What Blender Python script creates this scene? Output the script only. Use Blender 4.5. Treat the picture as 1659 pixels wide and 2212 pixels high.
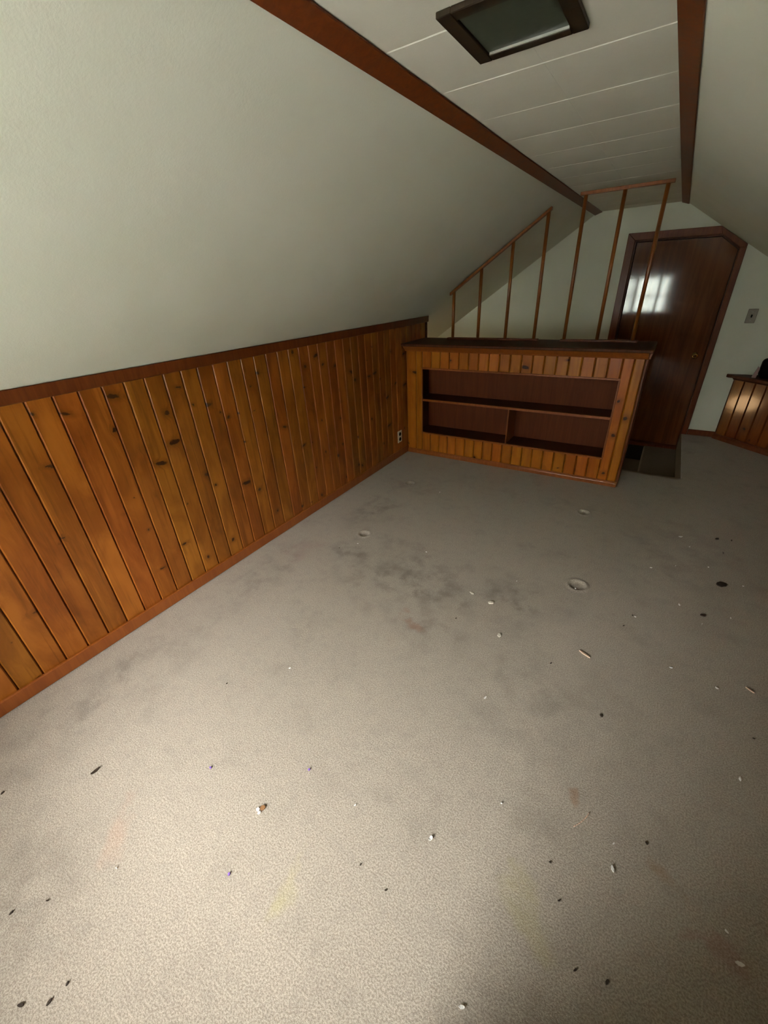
import bpy, bmesh, math, random
from mathutils import Vector, Matrix
random.seed(7)
for o in list(bpy.data.objects): bpy.data.objects.remove(o)
S = bpy.context.scene
COL = S.collection

# ------------------------------------------------------------------ camera
cam_d = bpy.data.cameras.new('camera'); cam = bpy.data.objects.new('camera', cam_d); COL.objects.link(cam)
cam_d.sensor_fit = 'HORIZONTAL'; cam_d.sensor_width = 36.0; cam_d.lens = 875.6446 / 1659 * 36.0
cam_d.clip_start = 0.02
YAW, PITCH, ROLL, CX = 0.5935, -0.5056, 0.0547, 2.004
Rm = Matrix.Rotation(YAW, 3, 'Z') @ Matrix.Rotation(PITCH, 3, 'X') @ Matrix.Rotation(ROLL, 3, 'Y')
rgt, fwd, upv = Rm.col[0], Rm.col[1], Rm.col[2]
M = Matrix((rgt, upv, -fwd)).transposed().to_4x4()
M.translation = Vector((CX, 0, 1.5))
cam.matrix_world = M
S.camera = cam

# ------------------------------------------------------------------ world, daylight, exposure
W = bpy.data.worlds.new('overcast_sky'); S.world = W; W.use_nodes = True
wn = W.node_tree.nodes; bg = wn['Background']
bg.inputs[0].default_value = (1.0, 1.0, 0.98, 1); bg.inputs[1].default_value = 24.0
S.view_settings.view_transform = 'Standard'; S.view_settings.look = 'None'
S.view_settings.gamma = 1.0; S.view_settings.use_curve_mapping = False
S.view_settings.exposure = 1.57
S.cycles.max_bounces = 6; S.cycles.diffuse_bounces = 4; S.cycles.glossy_bounces = 3
# main dimensions (metres)
H, ZC, XL, XR = 1.231, 2.032, 1.191, 1.886       # knee wall top, flat ceiling, its two edges
RW = XL + XR                                      # right knee wall
YB, YD, YR = 3.47, 5.152, -1.3                    # bookcase face, back wall, rear gable wall
WX0, WX1, WZ0, WZ1 = 0.46, 1.84, 0.66, 1.44       # window opening in the rear wall
K = (ZC - H) / XL
portal_d = bpy.data.lights.new('window_portal', 'AREA'); portal_d.shape = 'RECTANGLE'
portal_d.size = WX1 - WX0; portal_d.size_y = WZ1 - WZ0; portal_d.cycles.is_portal = True
portal = bpy.data.objects.new('window_portal', portal_d); COL.objects.link(portal)
portal.location = ((WX0 + WX1) / 2, YR - 0.12, (WZ0 + WZ1) / 2); portal.rotation_euler = (math.radians(90), 0, 0)

# ------------------------------------------------------------------ node helpers
class NT:
    def __init__(s, name):
        s.m = bpy.data.materials.new(name); s.m.use_nodes = True
        s.n = s.m.node_tree.nodes; s.l = s.m.node_tree.links
        s.b = s.n['Principled BSDF']
    def new(s, t, **kw):
        nd = s.n.new(t)
        for k, v in kw.items(): setattr(nd, k, v)
        return nd
    def put(s, sock, v):
        if hasattr(v, 'is_linked'): s.l.new(v, sock)
        elif isinstance(v, (tuple, list)) and len(v) == 3 and sock.type == 'RGBA': sock.default_value = (*v, 1)
        else: sock.default_value = v
    def math(s, op, a, b=0.0, c=None, clamp=False):
        nd = s.new('ShaderNodeMath', operation=op, use_clamp=clamp)
        s.put(nd.inputs[0], a); s.put(nd.inputs[1], b)
        if c is not None: s.put(nd.inputs[2], c)
        return nd.outputs[0]
    def vec(s, op, a, b):
        nd = s.new('ShaderNodeVectorMath', operation=op); s.put(nd.inputs[0], a); s.put(nd.inputs[1], b); return nd.outputs[0]
    def mix(s, f, a, b, blend='MIX'):
        nd = s.new('ShaderNodeMix', data_type='RGBA', blend_type=blend)
        s.put(nd.inputs[0], f); s.put(nd.inputs[6], a); s.put(nd.inputs[7], b); return nd.outputs[2]
    def noise(s, v, scale, detail=4, rough=.55, dist=0.0):
        nd = s.new('ShaderNodeTexNoise'); s.put(nd.inputs['Vector'], v); s.put(nd.inputs['Scale'], scale)
        s.put(nd.inputs['Detail'], detail); s.put(nd.inputs['Roughness'], rough); s.put(nd.inputs['Distortion'], dist); return nd.outputs['Fac']
    def ramp(s, f, a, b):
        nd = s.new('ShaderNodeMapRange', interpolation_type='SMOOTHSTEP'); s.put(nd.inputs[0], f)
        s.put(nd.inputs[1], a); s.put(nd.inputs[2], b); return nd.outputs[0]
    def bump(s, h, strength, dist=.01):
        nd = s.new('ShaderNodeBump'); s.put(nd.inputs['Height'], h); nd.inputs['Strength'].default_value = strength
        nd.inputs['Distance'].default_value = dist; s.l.new(nd.outputs[0], s.b.inputs['Normal'])
    def set(s, **kw):
        for k, v in kw.items(): s.put(s.b.inputs[k.replace('_', ' ')], v)

def mat_pine(name, light, mid, dark, rough=.36, knots=1.5, vary=.35, coat=.08, crough=.22, spec=.25):
    t = NT(name)
    co = t.new('ShaderNodeTexCoord').outputs['Object']; oi = t.new('ShaderNodeObjectInfo')
    wn_ = t.new('ShaderNodeTexWhiteNoise', noise_dimensions='1D'); t.put(wn_.inputs['W'], oi.outputs['Random'])
    off = t.vec('MULTIPLY', wn_.outputs['Color'], (37.0, 11.0, 53.0))
    v = t.vec('ADD', co, off)
    # knots: sparse cells
    kv = t.vec('MULTIPLY', v, (10.5, 10.5, 3.8))
    vo = t.new('ShaderNodeTexVoronoi', voronoi_dimensions='2D', feature='F1'); 
    sx = t.new('ShaderNodeSeparateXYZ'); t.l.new(kv, sx.inputs[0])
    cx = t.new('ShaderNodeCombineXYZ'); t.l.new(sx.outputs[0], cx.inputs[0]); t.l.new(sx.outputs[2], cx.inputs[1])
    t.put(vo.inputs['Vector'], cx.outputs[0]); vo.inputs['Scale'].default_value = 1.0; vo.inputs['Randomness'].default_value = 1.0
    # true-metre distance to knot centre
    dv = t.vec('SUBTRACT', cx.outputs[0], vo.outputs['Position'])
    sc = t.new('ShaderNodeSeparateColor'); t.l.new(vo.outputs['Color'], sc.inputs[0])
    st_ = t.math('SUBTRACT', 1.0, t.math('MULTIPLY', t.math('GREATER_THAN', sc.outputs[1], .70), .62))   # some knots are sideways spikes
    sd = t.new('ShaderNodeSeparateXYZ'); t.l.new(dv, sd.inputs[0])
    cd = t.new('ShaderNodeCombineXYZ'); t.put(cd.inputs[0], t.math('MULTIPLY', t.math('MULTIPLY', sd.outputs[0], 1 / 10.5), st_))
    slant = t.math('MULTIPLY', t.math('SUBTRACT', sc.outputs[2], .5), t.math('MULTIPLY', sd.outputs[0], .8 / 10.5))
    t.put(cd.inputs[1], t.math('ADD', t.math('MULTIPLY', sd.outputs[1], 1 / 3.8), slant)); dm = cd.outputs[0]
    ln = t.new('ShaderNodeVectorMath', operation='LENGTH'); t.l.new(dm, ln.inputs[0]); dist = ln.outputs['Value']
    rad = t.math('MULTIPLY', t.ramp(sc.outputs[0], .34, 1.0), .0095 * knots)
    nz = t.noise(t.vec('MULTIPLY', v, (1.0, 1.0, 1.6)), 62, 3, .65)
    dn = t.math('ADD', dist, t.math('MULTIPLY', t.math('SUBTRACT', nz, .5), .017))
    core = t.ramp(dn, rad, t.math('MULTIPLY', rad, .55))
    core = t.math('MULTIPLY', core, t.math('GREATER_THAN', rad, .002))
    halo = t.ramp(dn, t.math('MULTIPLY', rad, 3.2), t.math('MULTIPLY', rad, .7))
    halo = t.math('MULTIPLY', halo, t.math('GREATER_THAN', rad, .002))
    # grain bends round the knots
    bend = t.math('MULTIPLY', halo, .02)
    cx2 = t.new('ShaderNodeCombineXYZ'); t.l.new(bend, cx2.inputs[0])
    gv = t.vec('MULTIPLY', t.vec('ADD', v, cx2.outputs[0]), (60.0, 60.0, 2.2))
    g1 = t.noise(gv, 1.0, 4, .6, .6)
    big = t.noise(t.vec('MULTIPLY', v, (9.0, 9.0, 2.6)), 1.0, 4, .6, .8)
    c = t.mix(t.ramp(big, .34, .66), mid, light)
    c = t.mix(t.math('MULTIPLY', t.ramp(g1, .48, .75), .5), c, dark)
    r2 = t.math('MULTIPLY_ADD', wn_.outputs['Value'], vary, 1 - vary * .5)
    hv = t.new('ShaderNodeHueSaturation'); t.put(hv.inputs['Color'], c); t.put(hv.inputs['Value'], r2)
    t.put(hv.inputs['Hue'], t.math('MULTIPLY_ADD', oi.outputs['Random'], .014, .493))
    c = t.mix(t.math('MULTIPLY', halo, .45), hv.outputs[0], dark)
    c = t.mix(t.math('MULTIPLY', core, .93), c, (.036, .010, .0025))
    t.set(Base_Color=c, Roughness=t.math('MULTIPLY_ADD', g1, .18, rough - .06), Coat_Weight=coat, Coat_Roughness=crough, Specular_IOR_Level=spec)
    t.bump(t.math('ADD', g1, t.math('MULTIPLY', t.noise(v, 9, 2), 1.5)), .12, .004)
    return t.m

def mat_wood(name, a, b, rough=.35, coat=.2, scale=(40, 40, 3), bump=.1, crough=.2, wavy=0.0, spec=.4):
    t = NT(name)
    co = t.new('ShaderNodeTexCoord').outputs['Object']; oi = t.new('ShaderNodeObjectInfo')
    sh = t.vec('ADD', co, t.vec('MULTIPLY', (13.0, 7.0, 5.0), oi.outputs['Random']))
    g = t.noise(t.vec('MULTIPLY', sh, tuple(float(x) for x in scale)), 1.0, 5, .62, .7)
    c = t.mix(t.ramp(g, .32, .7), a, b)
    t.set(Base_Color=c, Roughness=t.math('MULTIPLY_ADD', g, .15, rough - .05), Coat_Weight=coat, Coat_Roughness=crough, Specular_IOR_Level=spec)
    h = g
    if wavy: h = t.math('ADD', g, t.math('MULTIPLY', t.noise(t.vec('MULTIPLY', sh, (7.0, 7.0, 5.0)), 1.0, 2), wavy))
    t.bump(h, bump, .003)
    return t.m

def mat_paint(name, c1, c2, rough=.75, bump=.25, scale=160):
    t = NT(name)
    co = t.new('ShaderNodeTexCoord').outputs['Object']
    big = t.noise(co, 1.7, 3); fine = t.noise(co, scale, 3, .6)
    t.set(Base_Color=t.mix(t.ramp(big, .35, .7), c1, c2), Roughness=rough, Specular_IOR_Level=.3)
    wav = t.noise(co, 5.0, 3)
    t.bump(t.math('ADD', t.math('MULTIPLY', fine, .35), t.math('MULTIPLY', wav, 2.0)), bump, .006)
    return t.m

def mat_plain(name, c, rough=.5, metal=0.0, bump=0.0, **kw):
    t = NT(name)
    co = t.new('ShaderNodeTexCoord').outputs['Object']; n = t.noise(co, 60, 3)
    t.set(Base_Color=t.mix(n, tuple(x * .85 for x in c), tuple(min(1, x * 1.15) for x in c)), Roughness=rough, Metallic=metal, **kw)
    if bump: t.bump(n, bump, .003)
    return t.m

def mat_carpet():
    t = NT('carpet_pile')
    co = t.new('ShaderNodeTexCoord').outputs['Object']
    fib = t.noise(co, 420, 3, .7); tuft = t.noise(co, 215, 3, .65); mott = t.noise(co, 22, 4, .6)
    base = t.mix(t.ramp(tuft, .36, .64), (.308, .264, .205), (.515, .455, .370))
    base = t.mix(t.math('MULTIPLY', t.ramp(fib, .54, .68), .5), base, (.23, .20, .16))
    base = t.mix(t.math('MULTIPLY', t.ramp(mott, .45, .75), .3), base, (.29, .255, .21))
    # worn, dirty traffic area: broken up blotches, denser inside soft-edged ellipses (metres on the floor)
    wob = t.new('ShaderNodeTexNoise'); t.put(wob.inputs['Vector'], co); wob.inputs['Scale'].default_value = 5.5; wob.inputs['Detail'].default_value = 5
    wv = t.vec('MULTIPLY', t.vec('SUBTRACT', wob.outputs['Color'], (.5, .5, .5)), (.42, .42, 0))
    pv = t.vec('ADD', co, wv)
    def blot(x, y, rx, ry, inner=.0, rot=0.0):
        d = t.vec('SUBTRACT', pv, (x, y, 0))
        rt = t.new('ShaderNodeVectorRotate', rotation_type='Z_AXIS'); t.put(rt.inputs['Vector'], d); rt.inputs['Angle'].default_value = -rot
        q = t.vec('MULTIPLY', rt.outputs[0], (1 / rx, 1 / ry, 0))
        ln = t.new('ShaderNodeVectorMath', operation='LENGTH'); t.l.new(q, ln.inputs[0])
        return t.ramp(ln.outputs['Value'], 1.0, inner)
    dirt = t.noise(co, 7.5, 6, .68)
    dm = t.ramp(dirt, .42, .66)
    mask = None
    for (x, y, rx, ry, ro, st) in DIRT:
        b = t.math('MULTIPLY', blot(x, y, rx, ry, 0, ro), st)
        mask = b if mask is None else t.math('MAXIMUM', mask, b)
    base = t.mix(t.math('MULTIPLY', mask, t.math('MULTIPLY_ADD', dm, .85, .10)), base, (.17, .145, .115))
    gen = t.ramp(t.noise(co, 4.2, 7, .7), .50, .78)
    base = t.mix(t.math('MULTIPLY', gen, .42), base, (.20, .172, .135))
    for (x, y, rx, ry, st, c) in STAINS:
        base = t.mix(t.math('MULTIPLY', blot(x, y, rx, ry, .2), st), base, c)
    spk = t.noise(co, 190, 1, .5)
    base = t.mix(t.math('MULTIPLY', t.ramp(spk, .74, .79), .6), base, (.10, .085, .07))
    t.set(Base_Color=base, Roughness=.95, Specular_IOR_Level=.1, Sheen_Weight=.15, Sheen_Roughness=.6)
    t.bump(t.math('ADD', t.math('MULTIPLY', fib, .5), t.math('ADD', tuft, t.math('MULTIPLY', mott, .5))), .42, .0045)
    return t.m

DIRT = [  # x, y, rx, ry, rotation, strength
    (1.10, 1.62, .75, .38, .25, .85), (.62, 1.68, .32, .24, .2, .8), (.95, 1.92, .36, .18, 0, .7), (1.62, 1.78, .44, .24, .5, .85),
    (1.30, 1.35, .32, .16, .2, .8), (.40, 2.20, .24, .45, 0, .75), (.26, 1.25, .26, .6, 0, .6), (.25, .35, .3, .7, 0, .6),
    (.45, 2.75, .35, .3, 0, .45), (1.9, 1.2, .5, .4, .3, .45), (.75, -.35, .5, .5, 0, .5), (2.35, 2.6, .5, .8, 0, .4)]
STAINS = [
    (1.24, 1.33, .11, .05, .40, (.30, .12, .06)), (2.11, .86, .055, .045, .45, (.28, .13, .05)), (1.44, .20, .07, .08, .26, (.50, .46, .16)),
    (1.42, .28, .06, .05, .18, (.52, .46, .18)), (2.33, .85, .06, .05, .35, (.30, .18, .08)), (.86, .02, .10, .08, .22, (.52, .28, .18)),
    (.30, 1.55, .12, .18, .25, (.34, .20, .17)), (2.03, .58, .07, .06, .25, (.42, .38, .14)), (2.46, .72, .06, .05, .30, (.34, .13, .10))]

MT = {}
MT['carpet'] = mat_carpet()
MT['carpet_stair'] = mat_plain('shade_darkened_stair_carpet', (.17, .135, .095), .95, bump=.4, Specular_IOR_Level=.1)  # floor carpet darkened in colour to imitate shade on the stairs
MT['pine'] = mat_pine('knotty_pine', (.350, .112, .013), (.225, .063, .0065), (.10, .024, .0022), vary=.26)
MT['pine_gold'] = mat_pine('golden_knotty_pine', (.45, .142, .008), (.36, .100, .006), (.17, .040, .003), vary=.2, knots=1.8)
MT['pine_gloss'] = mat_pine('glossy_red_knotty_pine', (.21, .050, .005), (.15, .034, .004), (.08, .018, .002), rough=.4, vary=.2, coat=1.0, crough=.08, spec=.15)
MT['trim'] = mat_wood('red_brown_stained_trim', (.115, .024, .004), (.165, .040, .007), .42, .08, spec=.3)
MT['base'] = mat_wood('orange_stained_baseboard', (.24, .060, .008), (.31, .085, .012), .34, .25)
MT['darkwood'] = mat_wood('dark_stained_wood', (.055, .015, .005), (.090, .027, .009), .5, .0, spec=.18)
MT['shelf_ply'] = mat_wood('red_brown_plywood', (.105, .025, .006), (.14, .034, .009), .6, .0, (30, 30, 2), .05, .2, 0, .2)
MT['door'] = mat_wood('varnished_brown_door_veneer', (.095, .027, .006), (.150, .047, .012), .4, 1.0, (22, 22, 1.4), .05, .07, 20.0, .1)
MT['dowel'] = mat_wood('stained_dowel_wood', (.20, .056, .009), (.30, .092, .015), .3, .2)
MT['plaster'] = mat_paint('off_white_painted_plaster', (.66, .680, .572), (.70, .716, .62))
MT['tile'] = mat_paint('off_white_ceiling_tile', (.59, .59, .50), (.63, .628, .54), .8, .2, 220)
MT['tile_gap'] = mat_paint('pale_ceiling_seam', (.64, .635, .52), (.68, .67, .56))
MT['frameblack'] = mat_wood('blackened_frame_wood', (.012, .007, .003), (.030, .017, .007), .5, 0, spec=.25)
MT['black'] = mat_plain('near_black_stair_shade', (.006, .004, .003), .6)  # stairwell darkness put into the colour
MT['blackplastic'] = mat_plain('black_plastic', (.004, .004, .004), .8, Specular_IOR_Level=.1)
MT['cream'] = mat_plain('cream_plastic', (.62, .58, .46), .4)
MT['greyplate'] = mat_plain('grey_beige_plastic', (.30, .27, .22), .4)
MT['brass'] = mat_plain('polished_brass', (.85, .62, .25), .07, 1.0)
MT['steel'] = mat_plain('dull_metal_strip', (.55, .55, .50), .35, .8)
MT['lens'] = mat_plain('unlit_frosted_lens', (.050, .058, .040), .55, Specular_IOR_Level=.15)
MT['pinkclear'] = mat_plain('pale_pink_plastic', (.45, .27, .25), .3)
MT['white'] = mat_plain('white_flake', (.85, .84, .80), .6)
MT['creamchip'] = mat_plain('cream_chip', (.75, .70, .58), .6)
MT['leafdark'] = mat_plain('dark_dry_leaf', (.035, .022, .012), .7)
MT['leafbrown'] = mat_plain('brown_flake', (.30, .15, .06), .6)
MT['straw'] = mat_plain('straw_splinter', (.72, .52, .38), .6)
MT['purple'] = mat_plain('purple_bead', (.25, .13, .55), .5)
MT['winwhite'] = mat_plain('white_window_paint', (.75, .75, .70), .45)
MT['leaf'] = mat_plain('green_foliage', (.44, .465, .43), .7)
MT['bark'] = mat_plain('grey_bark', (.14, .11, .08), .85, bump=.4)
MT['roofgrey'] = mat_plain('pale_bounce_roofing', (.60, .60, .56), .9)
MT['grass'] = mat_plain('lawn_grass', (.12, .20, .06), .9)
t = NT('window_glass')
tr = t.new('ShaderNodeBsdfTransparent'); gl = t.new('ShaderNodeBsdfGlossy'); gl.inputs['Roughness'].default_value = .02
fr = t.new('ShaderNodeFresnel'); fr.inputs[0].default_value = 1.45; mx = t.new('ShaderNodeMixShader')
t.l.new(fr.outputs[0], mx.inputs[0]); t.l.new(tr.outputs[0], mx.inputs[1]); t.l.new(gl.outputs[0], mx.inputs[2])
t.l.new(mx.outputs[0], t.n['Material Output'].inputs[0]); MT['glass'] = t.m
t = NT('added_lamp_globe'); t.set(Base_Color=(.9, .8, .6), Emission_Color=(1.0, .62, .30), Emission_Strength=3.6); MT['globe'] = t.m

# ------------------------------------------------------------------ geometry helpers
def mesh_obj(name, me, mat, parent=None, loc=None, rot=None):
    if mat and not me.materials: me.materials.append(MT[mat])
    o = bpy.data.objects.new(name, me); COL.objects.link(o)
    if parent: o.parent = parent
    if loc is not None: o.location = loc
    if rot is not None: o.rotation_euler = rot
    return o
def bm_obj(name, bm, mat, parent=None, loc=None, rot=None, smooth=False):
    bmesh.ops.recalc_face_normals(bm, faces=bm.faces)
    if smooth:
        for f in bm.faces: f.smooth = True
    me = bpy.data.meshes.new(name); bm.to_mesh(me); bm.free()
    return mesh_obj(name, me, mat, parent, loc, rot)
def origin(parent):
    p = Vector((0, 0, 0))
    while parent: p += parent.location; parent = parent.parent
    return p
def box(name, lo, hi, mat, parent=None, bevel=0.0, seg=1):
    """world-space box; object origin at the centre of its base"""
    lo, hi = Vector(lo), Vector(hi); c = Vector(((lo.x + hi.x) / 2, (lo.y + hi.y) / 2, lo.z)); s = hi - lo
    bm = bmesh.new(); bmesh.ops.create_cube(bm, size=1)
    for v in bm.verts: v.co = Vector((v.co.x * s.x, v.co.y * s.y, (v.co.z + .5) * s.z))
    if bevel: bmesh.ops.bevel(bm, geom=bm.edges[:], offset=min(bevel, min(s) * .45), segments=seg, affect='EDGES', profile=.5)
    return bm_obj(name, bm, mat, parent, c - origin(parent))
def prism(name, pts, vec, mat, parent=None, at=None, bevel=0.0):
    """closed polygon pts (world) swept along vec; origin at `at` (default: first point)"""
    vec = Vector(vec); pts = [Vector(p) for p in pts]; at = Vector(at) if at is not None else pts[0]
    bm = bmesh.new(); a = [bm.verts.new(p - at) for p in pts]; b = [bm.verts.new(p + vec - at) for p in pts]
    bm.faces.new(a); bm.faces.new(b[::-1]); n = len(a)
    for i in range(n): bm.faces.new((a[i], a[(i + 1) % n], b[(i + 1) % n], b[i]))
    bmesh.ops.recalc_face_normals(bm, faces=bm.faces)
    if bevel: bmesh.ops.bevel(bm, geom=bm.edges[:], offset=bevel, segments=1, affect='EDGES')
    return bm_obj(name, bm, mat, parent, at - origin(parent))
def board_mesh(w, h, t=.018, ch=.006, mat=None):
    """tongue-and-groove board: local x across, face towards -y, z up, origin at bottom centre of the back"""
    g = .0012; a = w / 2 - g
    prof = [(-a, 0), (-a, -t + ch), (-a + ch * .8, -t), (a - ch * .8, -t), (a, -t + ch), (a, 0)]
    bm = bmesh.new(); lo = [bm.verts.new((x, y, 0)) for x, y in prof]; hi = [bm.verts.new((x, y, h)) for x, y in prof]
    n = len(prof); bm.faces.new(lo); bm.faces.new(hi[::-1])
    for i in range(n): bm.faces.new((lo[i], lo[(i + 1) % n], hi[(i + 1) % n], hi[i]))
    bmesh.ops.recalc_face_normals(bm, faces=bm.faces)
    me = bpy.data.meshes.new('board'); bm.to_mesh(me); bm.free()
    if mat: me.materials.append(MT[mat])
    return me
def tube(bm, a, b, r, n=14, r2=None):
    a, b = Vector(a), Vector(b); d = (b - a).normalized(); r2 = r if r2 is None else r2
    u = d.orthogonal().normalized(); v = d.cross(u)
    A = [bm.verts.new(a + r * (math.cos(k * 2 * math.pi / n) * u + math.sin(k * 2 * math.pi / n) * v)) for k in range(n)]
    B = [bm.verts.new(b + r2 * (math.cos(k * 2 * math.pi / n) * u + math.sin(k * 2 * math.pi / n) * v)) for k in range(n)]
    for k in range(n):
        f = bm.faces.new((A[k], A[(k + 1) % n], B[(k + 1) % n], B[k])); f.smooth = True
    bm.faces.new(A[::-1]); bm.faces.new(B)
def lathe(bm, prof, axis='Z', n=24):
    rings = []
    for r, h in prof:
        ring = []
        for k in range(n):
            a = 2 * math.pi * k / n; p = (r * math.cos(a), r * math.sin(a), h)
            if axis == 'Y': p = (p[0], h, p[1])
            ring.append(bm.verts.new(p))
        rings.append(ring)
    for i in range(len(rings) - 1):
        for k in range(n):
            f = bm.faces.new((rings[i][k], rings[i][(k + 1) % n], rings[i + 1][(k + 1) % n], rings[i + 1][k])); f.smooth = True
    bm.faces.new(rings[0]); bm.faces.new(rings[-1])
def tag(o, label=None, cat=None, group=None, kind=None):
    if label: o['label'] = label
    if cat: o['category'] = cat
    if group: o['group'] = group
    if kind: o['kind'] = kind
    return o
def empty(name, loc, label=None, cat=None, group=None, kind=None, rz=0):
    o = bpy.data.objects.new(name, None); COL.objects.link(o); o.location = loc; o.rotation_euler = (0, 0, rz); o.empty_display_size = .1
    return tag(o, label, cat, group, kind)

# ================================================================== THE SETTING
# ---- floor: carpet with four furniture dents, cut out for the stairwell
DENTS = [(.535, 1.917, .034), (.415, 2.786, .034), (1.786, 2.915, .034), (1.898, 2.038, .040)]   # x, y, radius
SWX, SWY = 2.37, 3.87
def axis(lo, hi, step, fine, must):
    s = set(); v = lo
    while v < hi: s.add(round(v, 4)); v += step
    s.add(hi); s.update(must)
    for c, r in fine:
        k = -2.2 * r
        while k <= 2.2 * r: s.add(round(c + k, 4)); k += .006
    out = sorted(x for x in s if lo <= x <= hi)
    keep = [out[0]]
    for x in out[1:]:
        if x - keep[-1] > .0035 or x in must:
            if x - keep[-1] <= .0035 and keep[-1] not in must and len(keep) > 1: keep.pop()
            keep.append(x)
    return keep
xs = axis(-.02, RW + .02, .05, [(d[0], d[2]) for d in DENTS], [SWX])
ys = axis(YR - .02, YD, .05, [(d[1], d[2]) for d in DENTS], [SWY])
def fz(x, y):
    z = 0.0
    for dx, dy, r in DENTS:
        q = math.hypot(x - dx, y - dy) / r
        if q < 2.2: z += (-.006 if r > .036 else -.011) / (1 + math.exp((q - .85) * 11)) + .004 * math.exp(-((q - 1.25) / .25) ** 2)
    return z
bm = bmesh.new(); gv = {}
def gvert(i, j):
    if (i, j) not in gv: gv[i, j] = bm.verts.new((xs[i], ys[j], fz(xs[i], ys[j])))
    return gv[i, j]
for i in range(len(xs) - 1):
    for j in range(len(ys) - 1):
        if xs[i + 1] <= SWX + 1e-6 and ys[j] >= SWY - 1e-6: continue
        f = bm.faces.new((gvert(i, j), gvert(i + 1, j), gvert(i + 1, j + 1), gvert(i, j + 1))); f.smooth = True
# slab edges down into the stairwell and a bottom so that the floor has thickness
ring = [e for e in bm.edges if len(e.link_faces) == 1]
ex = bmesh.ops.extrude_edge_only(bm, edges=ring)
for v in ex['geom']:
    if isinstance(v, bmesh.types.BMVert): v.co.z = -.155
floor = bm_obj('floor', bm, 'carpet')
tag(floor, 'worn beige wall-to-wall carpet with dirt stains and four furniture dents', 'floor', kind='structure')

# ---- left knee wall: backing, pine boards
BW = .0943
wl = box('wall_left', (-.06, YR, -.15), (-.018, 3.9, H - .01), 'trim')
tag(wl, 'knotty pine panelled low wall under the left ceiling slope', 'wall', kind='structure')
bmL = board_mesh(BW, H - .02, mat='pine')
y = .564 - BW * 15
k = 0
while y < 3.9 - BW * .4:
    w = min(BW, 3.9 - y)
    if y + BW > YR:
        me = bmL if abs(w - BW) < 1e-4 else board_mesh(w, H - .02, mat='pine')
        mesh_obj('board', me, None, wl, Vector((-.018, y + w / 2, 0)) - origin(wl), (0, 0, math.radians(90)))
    y += BW
tag(box('baseboard_left', (.0, YR, 0), (.016, YB, .067), 'base', bevel=.004), 'orange stained baseboard along the pine panelled left wall', 'baseboard', kind='structure')
tag(prism('trim_1', [(0, YR, 1.186), (.020, YR, 1.186), (.022, YR, 1.240), (.006, YR, 1.238), (0, YR, 1.228)], (0, 3.9 - YR, 0), 'trim', bevel=.003),
    'red-brown cap rail along the top of the left pine panelling', 'trim', kind='structure')
tag(box('trim_2', (-.06, 3.9, .6), (.0, 3.912, H - .02), 'darkwood'), 'narrow stained end board closing the left pine wall beside the stairs', 'trim', kind='structure')

# ---- right knee wall
wr = box('wall_right', (RW + .018, YR, -.15), (RW + .06, YD, H - .01), 'trim')
tag(wr, 'knotty pine panelled low wall under the right ceiling slope', 'wall', kind='structure')
y = YR
while y < YD - BW * .5:
    mesh_obj('board', bmL, None, wr, Vector((RW + .018, y + BW / 2, 0)) - origin(wr), (0, 0, math.radians(-90)))
    y += BW
tag(box('baseboard_right', (RW - .016, YR, 0), (RW, 4.70, .067), 'base', bevel=.004), 'orange stained baseboard along the right pine wall', 'baseboard', kind='structure')
tag(box('trim_3', (RW - .02, YR, 1.186), (RW, YD, 1.226), 'trim', bevel=.003), 'red-brown cap rail along the top of the right pine panelling', 'trim', kind='structure')

# ---- slopes (thick plaster slabs) and flat ceiling of square tiles
def slope_slab(name, x0, z0, x1, z1, y0, y1, label):
    d = Vector((x1 - x0, 0, z1 - z0)).normalized(); n = Vector((-d.z, 0, d.x)) * .08
    if n.z < 0: n = -n
    a, b = Vector((x0, y0, z0)), Vector((x1, y0, z1))
    return tag(prism(name, [a, b, b + n, a + n], (0, y1 - y0, 0), 'plaster'), label, 'ceiling', kind='structure')
XS = -1.1
slope_slab('ceiling_left_slope', -.06, H - .06 * K, XL, ZC, YR, 3.9, 'off-white plaster ceiling slope rising from the left pine wall')
slope_slab('ceiling_stair_slope', XS, H + XS * K, XL, ZC, 3.9, YD, 'off-white plaster slope continuing down over the stairwell')
slope_slab('ceiling_right_slope', RW + .06, H - .06 * K, XR, ZC, YR, YD, 'off-white plaster ceiling slope on the right side')
cf = box('ceiling', (XL - .03, YR, ZC + .006), (XR + .03, YD, ZC + .09), 'tile_gap')
tag(cf, 'flat strip of off-white ceiling tiles between the two slopes', 'ceiling', kind='structure')
TW, TL = .3475, .3335
tb = bmesh.new(); bmesh.ops.create_cube(tb, size=1)
for v in tb.verts: v.co = Vector((v.co.x * (TW - .0003), v.co.y * (TL - .0030), v.co.z * .0085))
bmesh.ops.bevel(tb, geom=[e for e in tb.edges if all(v.co.z < 0 for v in e.verts) and abs(e.verts[0].co.y - e.verts[1].co.y) < 1e-4], offset=.0022, segments=1, affect='EDGES')
tme = bpy.data.meshes.new('tile'); tb.to_mesh(tme); tb.free(); tme.materials.append(MT['tile'])
LX0, LX1, LY0, LY1 = 1.406, 1.680, 1.201, 1.477      # recessed lamp
y = 1.2855 - TL * 6.5
while y < YD + TL:
    for c in (XL + TW / 2, XL + TW * 1.5):
        if y - TL / 2 < YD and y + TL / 2 > YR:
            yy0, yy1 = max(y - TL / 2, YR), min(y + TL / 2, YD)
            mesh_obj('ceiling_tile', tme, None, cf, Vector((c, y, ZC + .00425)) - origin(cf))
    y += TL
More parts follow.
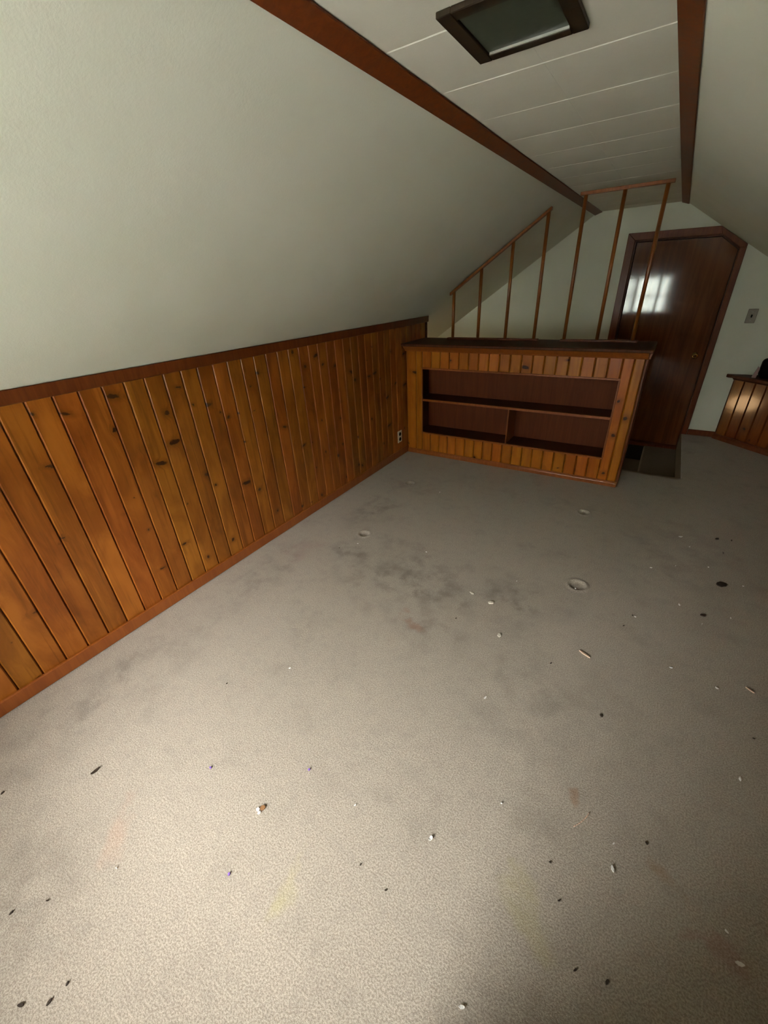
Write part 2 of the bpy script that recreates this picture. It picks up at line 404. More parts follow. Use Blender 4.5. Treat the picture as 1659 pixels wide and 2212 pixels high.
# cover strips where slope meets flat ceiling
def strip(name, a, b, th, label):
    a, b = Vector(a), Vector(b); d = (b - a).normalized(); n = Vector((-d.z, 0, d.x))
    if n.z > 0: n = -n
    return tag(prism(name, [a, b, b + n * th, a + n * th], (0, YD - YR, 0), 'trim', bevel=.002), label, 'trim', kind='structure')
strip('trim_4', (1.161, YR, H + 1.161 * K), (1.222, YR, ZC), .007, 'red-brown cover strip between the left slope and the flat ceiling')
strip('trim_5', (1.857, YR, ZC), (RW - 1.163, YR, H + 1.163 * K), .007, 'dark red-brown cover strip between the flat ceiling and the right slope')

# ---- back wall with doorway
DX0, DX1, DZ0, DZ1 = 1.548, 2.372, -.16, 1.775       # door opening
wb = empty('wall_back', (1.5, YD, 0), 'off-white plastered gable wall with the brown door', 'wall', kind='structure')
T = .10
def wpoly(pts, nm='wall_panel'):
    return prism(nm, [(x, YD, z) for x, z in pts], (0, T, 0), 'plaster', wb)
zr = lambda x: ZC - (x - XR) * K
wpoly([(XS - .06, -2.4), (DX0, -2.4), (DX0, ZC + .05), (XL, ZC + .05), (XS - .06, H + (XS - .06) * K + .05)])
wpoly([(DX0, DZ1), (2.22, DZ1), (DX1, 1.672), (DX1, zr(DX1) + .06), (XR, ZC + .05), (DX0, ZC + .05)])
wpoly([(DX1, -.4), (RW + .1, -.4), (RW + .1, zr(RW + .1) + .05), (DX1, zr(DX1) + .06)])
wpoly([(DX0, -2.4), (RW, -2.4), (RW, -.4), (DX1, -.4), (DX1, DZ0), (DX0, DZ0)])
tag(box('baseboard_back', (2.415, YD - .014, 0), (2.66, YD, .056), 'trim', bevel=.003), 'dark stained baseboard under the light switch', 'baseboard', kind='structure')

# ---- door
dr = empty('door_1', (1.96, YD, DZ0), 'glossy dark brown slab door with its top right corner cut to the slope', 'door', kind='structure')
DP = .045
dpn = prism('door_panel', [(DX0 + .022, YD + DP, DZ0 + .012), (DX1 - .012, YD + DP, DZ0 + .012), (DX1 - .012, YD + DP, 1.640), (2.225, YD + DP, 1.745), (DX0 + .022, YD + DP, 1.756)], (0, .035, 0), 'door', dr, bevel=.002)
prism('jamb', [(DX0, YD - .005, DZ0), (DX0 + .02, YD - .005, DZ0), (DX0 + .02, YD - .005, DZ1), (DX0, YD - .005, DZ1)], (0, T, 0), 'darkwood', dr)
prism('jamb', [(DX1 - .010, YD - .005, DZ0), (DX1, YD - .005, DZ0), (DX1, YD - .005, 1.66), (DX1 - .010, YD - .005, 1.665)], (0, T, 0), 'darkwood', dr)
prism('jamb', [(DX0, YD - .005, 1.758), (2.225, YD - .005, 1.748), (2.225, YD - .005, 1.765), (DX0, YD - .005, DZ1)], (0, T, 0), 'darkwood', dr)
prism('casing', [(1.489, YD - .016, DZ0 - .01), (DX0 + .006, YD - .016, DZ0 - .01), (DX0 + .006, YD - .016, 1.772), (1.489, YD - .016, 1.832)], (0, .016, 0), 'trim', dr, bevel=.003)
prism('casing', [(1.489, YD - .016, 1.832), (DX0 + .006, YD - .016, 1.772), (2.215, YD - .016, 1.762), (2.192, YD - .016, 1.824)], (0, .016, 0), 'trim', dr, bevel=.003)
prism('casing', [(DX1 - .006, YD - .016, DZ0 - .01), (2.412, YD - .016, DZ0 - .01), (2.412, YD - .016, 1.655), (DX1 - .006, YD - .016, 1.655)], (0, .016, 0), 'trim', dr, bevel=.003)
prism('casing', [(2.215, YD - .016, 1.762), (DX1 - .006, YD - .016, 1.655), (2.412, YD - .016, 1.655), (2.412, YD - .016, zr(2.412) - .003), (2.192, YD - .016, zr(2.192) - .003)], (0, .016, 0), 'trim', dr, bevel=.002)
prism('jamb', [(2.222, YD - .005, 1.742), (DX1, YD - .005, 1.632), (DX1, YD - .005, 1.668), (2.222, YD - .005, 1.775)], (0, T, 0), 'darkwood', dr)
box('sill', (DX0, YD - .02, DZ0 - .02), (DX1, YD + .09, DZ0 + .008), 'trim', dr, bevel=.003)
bm = bmesh.new(); lathe(bm, [(.027, 0), (.027, -.004), (.012, -.008), (.010, -.028), (.020, -.034), (.027, -.046), (.024, -.058), (.012, -.064)], 'Y')
tag(bm_obj('knob', bm, 'brass', dpn, Vector((2.283, YD + DP, .769)) - origin(dpn)), 'round polished brass door knob')

tag(prism('wall_light_seal_behind_door', [(DX0 - .06, YD + T, -2.4), (DX1 + .05, YD + T, -2.4), (DX1 + .05, YD + T, 1.9), (DX0 - .06, YD + T, 1.9)], (0, .05, 0), 'plaster'), 'plain backing panel added as a light seal behind the brown door', 'wall', kind='structure')  # added backing, keeps daylight from leaking in round the door

# ---- rear gable wall with the window (behind the camera), the room's daylight
we = empty('wall_rear', (1.5, YR, 0), 'red-brown panelled gable wall with the window behind the viewer', 'wall', kind='structure')
def rpoly(pts): return prism('wall_panel', [(x, YR, z) for x, z in pts], (0, -.14, 0), 'trim', we)
rpoly([(-.1, -.2), (WX0, -.2), (WX0, H + WX0 * K + .03), (-.1, H - .1 * K + .03)])
rpoly([(WX1, -.2), (RW + .1, -.2), (RW + .1, H - .1 * K + .03), (WX1, ZC + .03)])
rpoly([(WX0, -.2), (WX1, -.2), (WX1, WZ0), (WX0, WZ0)])
rpoly([(WX0, WZ1), (WX1, WZ1), (WX1, ZC + .03), (XL, ZC + .03), (WX0, H + WX0 * K + .03)])
wi = empty('window_1', (1.45, YR, WZ0), 'white framed sash window in the rear gable wall', 'window', kind='structure')
def wbar(nm, a, b): return box(nm, a, b, 'winwhite', wi, bevel=.003)
y0, y1 = YR - .10, YR - .04
wbar('window_frame', (WX0, y0, WZ0), (WX0 + .045, y1, WZ1)); wbar('window_frame', (WX1 - .045, y0, WZ0), (WX1, y1, WZ1))
wbar('window_frame', (WX0, y0, WZ0), (WX1, y1, WZ0 + .05)); wbar('window_frame', (WX0, y0, WZ1 - .045), (WX1, y1, WZ1))
mx_ = (WX0 + WX1) / 2; mz_ = (WZ0 + WZ1) / 2
wbar('mullion', (mx_ - .022, y0 + .008, WZ0 + .05), (mx_ + .022, y1 - .008, WZ1 - .045)); wbar('meeting_rail', (WX0 + .045, y0 + .01, mz_ - .02), (WX1 - .045, y1 - .01, mz_ + .02))
box('pane', (WX0 + .04, YR - .072, WZ0 + .04), (mx_, YR - .069, WZ1 - .04), 'glass', wi); box('pane', (mx_, YR - .072, WZ0 + .04), (WX1 - .04, YR - .069, WZ1 - .04), 'glass', wi)
wbar('window_sill', (WX0 - .07, YR, WZ0 - .03), (WX1 + .07, YR + .05, WZ0))
for a, b in (((WX0 - .07, YR, WZ0), (WX0, YR + .015, WZ1 + .07)), ((WX1, YR, WZ0), (WX1 + .07, YR + .015, WZ1 + .07)), ((WX0, YR, WZ1), (WX1, YR + .015, WZ1 + .07))): box('casing', a, b, 'trim', wi, bevel=.003)
# unseen partition, added to shade the right side of the floor, behind and to the right of the viewer
TREEH = (-.2, -.5, .1)
CLX, CLY = 1.85, .08
tag(prism('wall_light_blocker', [(CLX, YR, 0), (RW, YR, 0), (RW, YR, H - .01), (CLX, YR, zr(CLX) - .005)], (0, YR * -1 - CLY, 0), 'shelf_ply'),
    'red-brown light-blocking partition added to the right of the rear window', 'wall', kind='structure')

# ---- stairwell: carpeted steps going down to the left behind the bookcase
st = empty('staircase', (SWX, 4.5, -.17), 'carpeted staircase going down behind the pine bookcase in front of the door', 'staircase')
RISE, RUN = .172, .282
for k in range(1, 12):
    x1 = SWX - RUN * (k - 1); x0 = SWX - RUN * k; z = -RISE * k
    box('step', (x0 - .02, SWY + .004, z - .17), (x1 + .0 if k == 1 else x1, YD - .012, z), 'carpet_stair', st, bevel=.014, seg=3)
tag(box('wall_stair_side', (XS, SWY - .05, -2.4), (SWX, SWY, -.156), 'plaster'), 'off-white stairwell wall under the floor edge', 'wall', kind='structure')
tag(box('wall_stair_end', (XS - .06, SWY - .05, -2.4), (XS, YD, H + XS * K + .05), 'plaster'), 'off-white end wall at the foot of the stairwell', 'wall', kind='structure')
tag(box('wall_stair_head', (SWX, SWY - .05, -2.4), (SWX + .05, YD, -.156), 'plaster'), 'off-white wall under the floor edge at the head of the stairs', 'wall', kind='structure')
tag(prism('wall_stair_outer', [(XS, SWY, -2.4), (-.06, SWY, -2.4), (-.06, SWY, H - .06 * K + .03), (XS, SWY, H + XS * K + .03)], (0, -.05, 0), 'plaster'), 'off-white stairwell wall behind the left pine panelling', 'wall', kind='structure')
tag(box('floor_lower', (XS - .06, SWY - .05, -2.46), (SWX, YD, -2.4), 'carpet'), 'beige carpet at the foot of the stairs', 'floor', kind='structure')
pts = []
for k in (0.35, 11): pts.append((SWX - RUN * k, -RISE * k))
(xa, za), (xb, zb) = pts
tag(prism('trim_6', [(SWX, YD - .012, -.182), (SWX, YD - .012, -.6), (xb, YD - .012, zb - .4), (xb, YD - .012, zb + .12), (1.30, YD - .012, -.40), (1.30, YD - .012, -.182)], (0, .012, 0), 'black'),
    'near-black strip standing in for stairwell shade under the door', 'trim', kind='structure')  # dark strip drawn where the stairwell falls into shade
box('riser', (SWX - .006, SWY, -.174), (SWX, YD - .002, -.004), 'carpet_stair', st, bevel=.002)  # dark facing over the floor edge, its shade is in the colour

# unseen wall lamp added in the stairwell (its warm glow is what the corner cabinet mirrors)
lp = empty('added_wall_lamp', (XS, 4.24, -.46), 'warm glowing wall lamp added unseen low in the stairwell', 'lamp')
box('back_plate', (XS, 4.09, -.56), (XS + .02, 4.39, -.36), 'brass', lp, bevel=.006)
bm = bmesh.new(); bmesh.ops.create_uvsphere(bm, u_segments=24, v_segments=14, radius=1)
for v in bm.verts: v.co = Vector((v.co.x * .07, v.co.y * .20, v.co.z * .12))
bm_obj('globe', bm, 'globe', lp, (.09, 0, 0), smooth=True)

# ================================================================== BUILT-IN BOOKCASE
bc = empty('built_in_bookcase', (.95, YB, 0), 'golden knotty pine half-height bookcase with one shelf and a lower divider', 'bookcase')
OX0, OX1, OZ0, OZ1 = .173, 1.786, .224, .826
CAP = 1.048; BE = 1.922; FT = .018
yb = YB + FT                                  # back of the face boards
fb = {}
def fboard(x0, x1, z0, z1):
    key = (round(x1 - x0, 4), round(z1 - z0, 4))
    if key not in fb: fb[key] = board_mesh(x1 - x0, z1 - z0, FT, .0085, 'pine_gold')
    mesh_obj('board', fb[key], None, bc, Vector(((x0 + x1) / 2, yb, z0)) - bc.location)
ZT = CAP - .035
for a, b in ((.006, .107), (.107, .173)): fboard(a, b, .0, ZT)
for a, b in ((1.786, 1.857), (1.857, BE)): fboard(a, b, .0, ZT)
x = .173; n = 18; bw = (1.786 - .173) / n
for k in range(n):
    fboard(x, x + bw, OZ1, ZT); fboard(x, x + bw, .0, OZ0); x += bw
YK = 3.715; IX = .118
box('back_panel', (IX, YK, OZ0 - .02), (OX1, YK + .012, OZ1 + .02), 'shelf_ply', bc)
box('side_panel', (IX - .018, yb, OZ0), (IX, YK, OZ1), 'darkwood', bc); box('side_panel', (OX1, yb, OZ0), (OX1 + .018, YK, OZ1), 'shelf_ply', bc)
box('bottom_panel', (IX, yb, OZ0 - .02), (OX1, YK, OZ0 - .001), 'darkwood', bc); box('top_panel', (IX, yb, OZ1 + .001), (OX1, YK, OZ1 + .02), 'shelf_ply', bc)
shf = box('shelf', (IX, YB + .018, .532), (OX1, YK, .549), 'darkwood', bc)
tag(box('shelf_edge', (OX0, YB + .004, .530), (OX1, YB + .018, .5505), 'base', shf, bevel=.002), 'lighter front edge strip of the shelf')
box('divider', (.998, YB + .016, OZ0), (1.008, YK, .531), 'base', bc)
ET = .013; py0, py1 = YB - .006, YB + .012
for a, b in (((OX0 - .004, py0, OZ1 - .003), (OX1 + .008, py1, OZ1 + .012)), ((OX0 - .004, py0, OZ0 - .010), (OX1 + .008, py1, OZ0 + .004)),
             ((OX1 - .002, py0, OZ0 + .004), (OX1 + .010, py1, OZ1 - .003)), ((OX0 - .006, py0 + .003, OZ0 + .004), (OX0 + .003, py1, OZ1 - .003))):
    box('opening_trim', a, b, 'base', bc, bevel=.0025)
prism('base_moulding', [(.017, YB, 0), (.017, YB - .016, 0), (.017, YB - .016, .030), (.017, YB - .006, .044), (.017, YB, .044)], (1.932 - .017, 0, 0), 'base', bc, bevel=.0015)
box('end_panel', (BE, YB + .0, 0), (BE + .017, 3.846, ZT), 'trim', bc, bevel=.003)
box('stair_side_panel', (-.0, 3.828, -.15), (BE, 3.846, ZT), 'darkwood', bc)
box('cap', (.0, 3.385, CAP - .022), (1.958, 3.860, CAP), 'darkwood', bc, bevel=.004)
prism('cap_moulding', [(.0, YB, ZT - .036), (.0, YB - .012, ZT - .036), (.0, YB - .020, ZT - .022), (.0, YB - .055, CAP - .024), (.0, YB, CAP - .024)], (1.935, 0, 0), 'base', bc, bevel=.002)
prism('cap_moulding', [(BE + .017, YB, ZT - .036), (BE + .024, YB, ZT - .036), (BE + .034, YB, CAP - .024), (BE + .017, YB, CAP - .024)], (0, 3.846 - YB, 0), 'base', bc)

# ================================================================== DOWEL SCREENS ON THE CAP
DYS = 3.762; RZ = CAP
def dowel_screen(name, xsd, tops, label, base, rail_pts):
    e = empty(name, (sum(xsd) / len(xsd), DYS, RZ), label, 'railing')
    box('base_strip', (base[0], DYS - .024, RZ), (base[1], DYS + .024, RZ + .016), 'trim', e, bevel=.003)
    for x, z in zip(xsd, tops):
        bm = bmesh.new(); tube(bm, (0, 0, 0), (0, 0, z - RZ - .014), .0132)
        bm_obj('dowel', bm, 'dowel', e, Vector((x, DYS, RZ + .014)) - e.location)
    prism('top_rail', [(x, DYS - .021, z) for x, z in rail_pts], (0, .042, 0), 'dowel', e, bevel=.002)
d1 = [.339, .581, .829, 1.072]; d2 = [1.311, 1.553, 1.796]
rl = lambda x: H + x * K - .030
dowel_screen('dowel_screen', d1, [rl(x) + .006 for x in d1], 'screen of four dowels stepping up under the sloping rail', (.29, 1.108),
             [(.305, rl(.305)), (1.092, rl(1.092)), (1.092, rl(1.092) + .022), (.305, rl(.305) + .022)])
dowel_screen('dowel_screen', d2, [1.996] * 3, 'screen of three tall dowels reaching up to the flat ceiling beside the door', (1.283, 1.832),
             [(1.276, 1.994), (1.832, 1.994), (1.832, 2.014), (1.276, 2.014)])

# ================================================================== CORNER CABINET (right)
ang = math.radians(-43.5); A = Vector((2.640, 5.125, 0)); du = Vector((math.cos(ang), math.sin(ang), 0)); dn = Vector((du.y, -du.x, 0))  # dn faces the room
Lc = (RW - A.x) / du.x
cc = empty('corner_cabinet', A + du * Lc / 2, 'low knotty pine corner counter with a dark overhanging top', 'cabinet')
nb = 6; bw = Lc / nb; cme = board_mesh(bw, .58, .018, .008, 'pine_gloss')
for k in range(nb):
    p = A + du * (bw * (k + .5)) - dn * .018 * 0
    mesh_obj('board', cme, None, cc, p - cc.location - dn * .018, (0, 0, ang))
B = A + du * Lc
prism('body', [A - dn * .02, B - dn * .02, Vector((RW - .001, YD - .001, 0)), Vector((A.x, YD - .001, 0))], (0, 0, .575), 'darkwood', cc)
tp = [Vector((2.575, YD - .002, .594)), Vector((2.572, YD - .035, .594)), Vector((2.585, YD - .055, .594)), Vector((2.61, YD - .065, .594)), A + dn * .055 + du * .03 + Vector((0, 0, .594)), B + dn * .055 - du * .05 + Vector((0, 0, .594)), Vector((RW - .002, B.y - .05, .594)), Vector((RW - .002, YD - .002, .594))]
prism('counter_top', tp, (0, 0, .026), 'darkwood', cc, bevel=.004)
prism('base_moulding', [A + Vector((0, 0, .0)), A + dn * .028, A + dn * .028 + Vector((0, 0, .028)), A + dn * .012 + Vector((0, 0, .048)), A + Vector((0, 0, .048))], du * (Lc - .03), 'trim', cc, bevel=.002)
prism('top_moulding', [A + Vector((0, 0, .575)), A + dn * .012 + Vector((0, 0, .575)), A + dn * .03 + Vector((0, 0, .594)), A + Vector((0, 0, .594))], du * (Lc - .03), 'darkwood', cc)
# black rounded box and the small pink clear piece on the counter
bx = empty('black_case', (2.895, 5.02, .62), 'black round-cornered case standing on the pine corner counter', 'case')
b_ = box('body', (2.783, 4.965, .62), (3.01, 5.085, .785), 'blackplastic', bx, bevel=.035, seg=4)
bm = bmesh.new(); tube(bm, (-.06, 0, .150), (-.06, 0, .168), .008); tube(bm, (.06, 0, .150), (.06, 0, .168), .008); tube(bm, (-.068, 0, .168), (.068, 0, .168), .008)
bm_obj('handle', bm, 'blackplastic', b_, bx.location - origin(b_))
pk = prism('plastic_card', [(2.742, 5.00, .62), (2.772, 5.00, .62), (2.778, 5.00, .70), (2.764, 5.00, .715)], (.004, .05, 0), 'pinkclear', bevel=.001)
tag(pk, 'pale pink plastic piece leaning on the black case', 'plastic piece')

# ================================================================== ELECTRICAL
sw = empty('light_switch', (2.605, YD, 1.060), 'grey-beige light switch plate on the back wall right of the door', 'switch')
swp = box('plate', (2.570, YD - .007, 1.060), (2.640, YD, 1.176), 'greyplate', sw, bevel=.003)
box('toggle', (2.600, YD - .018, 1.107), (2.610, YD - .007, 1.130), 'blackplastic', swp, bevel=.002)
for z in (1.085, 1.151): box('screw', (2.6025, YD - .0085, z - .0025), (2.6075, YD - .007, z + .0025), 'steel', swp)
ou = empty('wall_outlet', (0, 3.317, .143), 'cream double wall outlet low on the left pine wall beside the bookcase', 'outlet')
oup = box('plate', (0, 3.280, .143), (.007, 3.354, .260), 'cream', ou, bevel=.003)
for z in (.176, .227):
    bm = bmesh.new(); lathe(bm, [(.0185, 0), (.0185, .003), (.017, .004)], 'Z', 20)
    bm_obj('socket', bm, 'blackplastic', oup, Vector((.006, 3.317, z)) - origin(oup), (0, math.radians(90), 0))
box('screw', (.007, 3.3145, .199), (.0085, 3.3195, .204), 'steel', oup)

# ================================================================== RECESSED CEILING LIGHT
rl_ = empty('recessed_ceiling_light', ((LX0 + LX1) / 2, (LY0 + LY1) / 2, ZC), 'unlit square ceiling light with a dark wooden frame and dull glass', 'ceiling light')
fw = .036; zb_ = ZC - .012
for a, b in (((LX0, LY0), (LX0 + fw, LY1)), ((LX1 - fw, LY0), (LX1, LY1)), ((LX0 + fw, LY0), (LX1 - fw, LY0 + fw)), ((LX0 + fw, LY1 - fw + .006), (LX1 - fw, LY1))):
    box('frame', (*a, zb_), (*b, ZC), 'frameblack', rl_, bevel=.0015)
box('glass', (LX0 + fw - .004, LY0 + fw - .004, ZC - .006), (LX1 - fw + .004, LY1 - fw + .008, ZC - .001), 'lens', rl_)
box('glass_clip', (LX0 + fw + .002, LY1 - fw + .001, ZC - .011), (LX1 - fw - .002, LY1 - fw + .006, ZC - .004), 'steel', rl_)

# ================================================================== DEBRIS ON THE CARPET
def flake(name, x, y, L, Wd, Ht, rot, mat, label, cat, group=None, curl=0.0, seed=0):
    """small irregular leaf-shaped flake with thickness, curled along its length"""
    r = random.Random(seed * 31 + int(x * 1000) + int(y * 777)); n = 7
    bm = bmesh.new(); top, bot = [], []
    for i in range(n):
        u = i / (n - 1); wv = Wd / 2 * (math.sin(math.pi * (u * .86 + .07)) ** .8) * r.uniform(.75, 1.2); z = curl * (2 * u - 1) ** 2 + r.uniform(0, .15) * Ht
        for s_, lst in ((1, top), (-1, bot)):
            lst.append((bm.verts.new(((u - .5) * L, s_ * wv, z + Ht)), bm.verts.new(((u - .5) * L, s_ * wv, z))))
    for i in range(n - 1):
        bm.faces.new((top[i][0], top[i + 1][0], bot[i + 1][0], bot[i][0])); bm.faces.new((top[i][1], bot[i][1], bot[i + 1][1], top[i + 1][1]))
        bm.faces.new((top[i][0], top[i][1], top[i + 1][1], top[i + 1][0])); bm.faces.new((bot[i][0], bot[i + 1][0], bot[i + 1][1], bot[i][1]))
    for i in (0, n - 1): bm.faces.new((top[i][0], bot[i][0], bot[i][1], top[i][1]))
    o = bm_obj(name, bm, mat, None, (x, y, .0005), (0, 0, rot))
    return tag(o, label, cat, group)
def px(u, v):
    d = rgt * ((u - 829.5) / 875.6446) + fwd + upv * ((1106 - v) / 875.6446)
    k_ = -1.5 / d.z; p = Vector((CX, 0, 1.5)) + d * k_
    return p.x, p.y
def ends(a, b):
    (x0, y0), (x1, y1) = px(*a), px(*b)
    return (x0 + x1) / 2, (y0 + y1) / 2, math.hypot(x1 - x0, y1 - y0), math.atan2(y1 - y0, x1 - x0)
ex, ey, eL, ea = ends((197, 1674), (216, 1658))
flake('dry_leaf', ex, ey, eL, eL * .36, .003, ea, 'leafdark', 'dark brown dry leaf on the carpet near the left pine wall', 'leaf', curl=.003)
e = empty('paint_chip', (1.221, .334, 0), 'bright white paint chip with a brown backing on the sunlit carpet', 'paint chip')
for nm, dx, dy, L, Wd, m, ro in (('white_face', -.007, -.008, .012, .011, 'white', .3), ('white_face', .004, -.013, .011, .007, 'white', 1.0), ('brown_backing', .003, .004, .017, .013, 'leafbrown', .8)):
    o = flake(nm, 0, 0, L, Wd, .004, ro, m, None, None, seed=len(nm)); o.parent = e; o.location = (dx, dy, .001)
flake('plaster_chip', 1.535, 1.664, .026, .020, .008, .4, 'creamchip', 'cream plaster chip in the middle of the carpet', 'plaster chip')
flake('plaster_chip', 1.648, 1.464, .022, .016, .004, 1.9, 'creamchip', 'flat pale plaster flake just nearer than the cream chip', 'plaster chip')
flake('plaster_chip', 1.418, 1.690, .026, .010, .004, -.3, 'creamchip', 'thin pale plaster sliver left of the cream chip', 'plaster chip')
flake('plaster_chip', 1.739, .551, .014, .010, .004, 1.2, 'white', 'small white curled flake in the foreground centre of the carpet', 'plaster chip', curl=.003)
ex, ey, eL, ea = ends((1251, 1406), (1274, 1422))
flake('wood_splinter', ex, ey, eL, .007, .005, ea, 'straw', 'straw-coloured wood splinter right of the carpet centre', 'splinter')
ex, ey, eL, ea = ends((1610, 1485), (1629, 1498))
flake('wood_splinter', ex, ey, eL, .005, .004, ea, 'straw', 'thin pale splinter near the right edge of the carpet', 'splinter')
flake('leaf_crumb', 2.559, 2.406, .046, .036, .006, .4, 'leafdark', 'large dark leaf crumb on the shaded right side of the carpet', 'leaf')
flake('leaf_crumb', 2.468, 2.086, .022, .015, .005, .2, 'leafdark', 'small dark leaf crumb nearer than the large one on the right', 'leaf')
flake('leaf_crumb', 2.565, 2.93, .024, .018, .004, .9, 'leafdark', 'far dark leaf crumb on the shaded right carpet', 'leaf')
WHITE = [
    (767, 1740, .010, 'tiny white crumb right of the brown-backed paint chip'), (997, 2176, .020, 'pale sliver at the bottom edge of the photo right of centre'),
    (1323, 1878, .022, 'curved white sliver below the dry straw'), (1597, 2083, .026, 'white sliver near the bottom right corner of the carpet'),
    (1598, 1684, .020, 'white sliver alone near the right edge below the thin pale splinter'), (1048, 1508, .018, 'white crumb in the centre of the carpet below the flat plaster flake'),
    (1083, 1736, .008, 'tiny white crumb left of the dry straw'), (950, 1064, .018, 'white crumb right of the far dent by the bookcase'),
    (921, 1193, .014, 'white crumb on the dirty carpet right of the near left dent'), (1116, 1256, .011, 'white crumb above and right of the cream plaster chip'),
    (1243, 1272, .010, 'white crumb on the rim of the right-hand near dent'), (1406, 1227, .016, 'left and largest of three white crumbs in a row on the shaded carpet'),
    (1459, 1223, .011, 'middle one of three white crumbs in a row on the shaded carpet'), (1530, 1226, .010, 'right one of three white crumbs in a row on the shaded carpet'),
    (1470, 1160, .030, 'long white sliver above the row of three white crumbs'), (1489, 1182, .012, 'tiny white crumb just below the long white sliver'),
    (1467, 1307, .020, 'white crumb left of the small dark leaf crumb'), (1372, 1333, .012, 'white crumb right beside a pair of dark crumbs'),
    (1578, 1336, .014, 'white crumb right of the small dark leaf crumb'), (1516, 1349, .012, 'white crumb just below the small dark leaf crumb'),
    (1605, 1267, .010, 'tiny white crumb right of the large dark leaf crumb'), (1449, 1443, .016, 'white crumb right of the straw-coloured splinter'),
    (1548, 1487, .016, 'white crumb left of the thin pale splinter'), (626, 1444, .012, 'white crumb on the upper left of the brightly lit carpet'),
    (773, 1175, .012, 'white crumb just below the near left dent'), (252, 1876, .007, 'tiny white crumb on the lower left lit carpet'),
    (1325, 1823, .010, 'tiny white crumb just above the curved white sliver'), (1569, 2013, .012, 'white crumb above the sliver near the bottom right corner')]
for i, (u, v, L, lab) in enumerate(WHITE):
    x, y = px(u, v)
    L *= .72
    flake('white_crumb', x, y, L, L * .42, .004, random.uniform(0, 3.1), 'white', lab, 'crumb', 'white crumbs scattered on the carpet', curl=L * .08, seed=i)
DARK = [
    (45, 2172, .020, 'left one of two dark crumbs in the bottom left corner'), (107, 2165, .018, 'right one of two dark crumbs in the bottom left corner'),
    (6, 1713, .016, 'dark crumb at the left edge of the photo left of the dry leaf'), (490, 1477, .010, 'dark crumb on the lit carpet off the left baseboard'),
    (779, 1868, .009, 'dark crumb below and right of the paint chip'), (833, 1924, .008, 'dark crumb in the lower middle of the lit carpet'),
    (1188, 1863, .009, 'dark crumb left of the curved white sliver'), (1207, 1946, .009, 'dark crumb below and left of the curved white sliver'),
    (1298, 1546, .020, 'dark crumb above the dry straw'), (1311, 2122, .016, 'upright dark crumb near the bottom right'),
    (1190, 1433, .014, 'dark crumb left of the straw-coloured splinter'), (1562, 1195, .016, 'dark crumb above the large dark leaf crumb'),
    (1580, 1168, .022, 'dark crumb just below the far dark leaf crumb'), (1347, 1352, .014, 'lower one of a pair of dark crumbs right of the dent'),
    (1366, 1330, .010, 'upper one of a pair of dark crumbs right of the dent'), (146, 2125, .012, 'small dark crumb above the two bottom left ones'),
    (103, 1946, .010, 'small dark crumb low on the left carpet'), (25, 1972, .014, 'dark crumb at the lower left edge of the photo'),
    (985, 1336, .014, 'dark crumb left of the flat plaster flake'), (733, 1184, .012, 'dark crumb left of the near left dent'),
    (1396, 1822, .012, 'dark crumb right of the tiny crumb above the curved sliver'), (1242, 2096, .012, 'small dark crumb left of the upright dark crumb'), (1628, 1596, .010, 'dark crumb at the right edge of the shaded carpet')]
for i, (u, v, L, lab) in enumerate(DARK):
    x, y = px(u, v)
    L *= .75
    flake('dark_crumb', x, y, L, L * .5, .003, random.uniform(0, 3.1), 'leafdark', lab, 'crumb', 'dark crumbs scattered on the carpet', seed=i + 50)
for i, (u, v, lab) in enumerate([(455, 1659, 'purple speck above the paint chip on its left'), (668, 1663, 'purple speck above the paint chip on its right'), (495, 1889, 'purple speck below the paint chip')]):
    x, y = px(u, v)
    flake('purple_speck', x, y, .008, .006, .004, i, 'purple', lab, 'speck', 'purple specks on the carpet', seed=i)
x, y = px(1255, 1770)
bm = bmesh.new(); pr = None
for k in range(9):
    u = k / 8; p = Vector((.006 * math.sin(u * 2.6) , (u - .5) * .075, .003))
    if pr is not None: tube(bm, pr, p, .0014, 6)
    pr = p
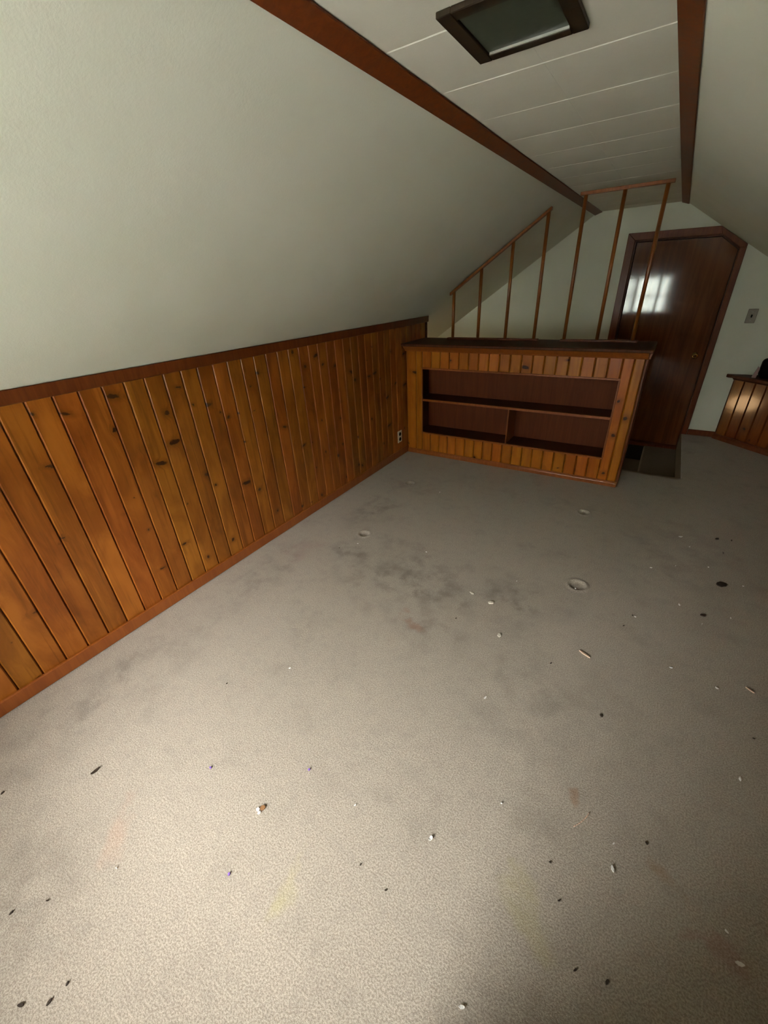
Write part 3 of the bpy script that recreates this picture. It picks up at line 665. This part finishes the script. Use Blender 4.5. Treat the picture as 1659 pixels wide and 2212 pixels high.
tag(bm_obj('dry_straw', bm, 'straw', None, (x, y, 0), (0, 0, math.radians(-25))), 'thin curved dry straw beside a rusty stain on the carpet', 'straw')

# ================================================================== OUTSIDE (seen only mirrored in the door)
tag(box('bounce_roof', (-1.5, YR - 3.4, .10), (4.6, YR - .16, .22), 'roofgrey'), 'pale grey roof slab added to bounce skylight in at the rear window', 'roof', kind='structure')  # unseen, added to reflect sky up onto the ceiling slopes
tag(box('lawn', (-30, -40, -3.3), (34, YR - .6, -3.2), 'grass'), 'green lawn below the rear window', 'lawn', kind='structure')
bm = bmesh.new(); bmesh.ops.create_icosphere(bm, subdivisions=4, radius=1)
rr = random.Random(5); waves = [(Vector((rr.uniform(-1, 1), rr.uniform(-1, 1), rr.uniform(-1, 1))) * rr.uniform(3, 16), rr.uniform(0, 6.28)) for _ in range(26)]
for v in bm.verts:
    q = v.co.copy(); n_ = sum(math.sin(w.dot(q) + p) for w, p in waves) / 26
    v.co = q * (1 + .55 * n_ + rr.uniform(-.05, .05))
for f in bm.faces: f.smooth = False
crown_me = bpy.data.meshes.new('crown'); bm.to_mesh(crown_me); bm.free(); crown_me.materials.append(MT['leaf'])
bm = bmesh.new(); tube(bm, (0, 0, 0), (0, 0, 1), .15, 10, .08)
trunk_me = bpy.data.meshes.new('trunk'); bm.to_mesh(trunk_me); bm.free(); trunk_me.materials.append(MT['bark'])
def tree(x, y, h, r):
    e = empty('garden_tree', (x, y, -3.2), 'leafy green tree in the row outside the rear window', 'tree', 'garden trees outside the rear window')
    tk = mesh_obj('trunk', trunk_me, None, e, (0, 0, 0)); tk.scale = (1, 1, h * .6)
    c = mesh_obj('crown', crown_me, None, e, (0, 0, h * .56), (0, 0, rr.uniform(0, 6))); c.scale = (r, r, h * .46)
for k in range(9):
    tree(-9.2 + k * 2.6, -9.0 - .3 * (k % 2), 7.2 + TREEH[k % 3], 1.0)
for k in range(9):
    tree(-10.5 + k * 2.6, -12.0, 8.0 + TREEH[(k + 1) % 3], 1.02)
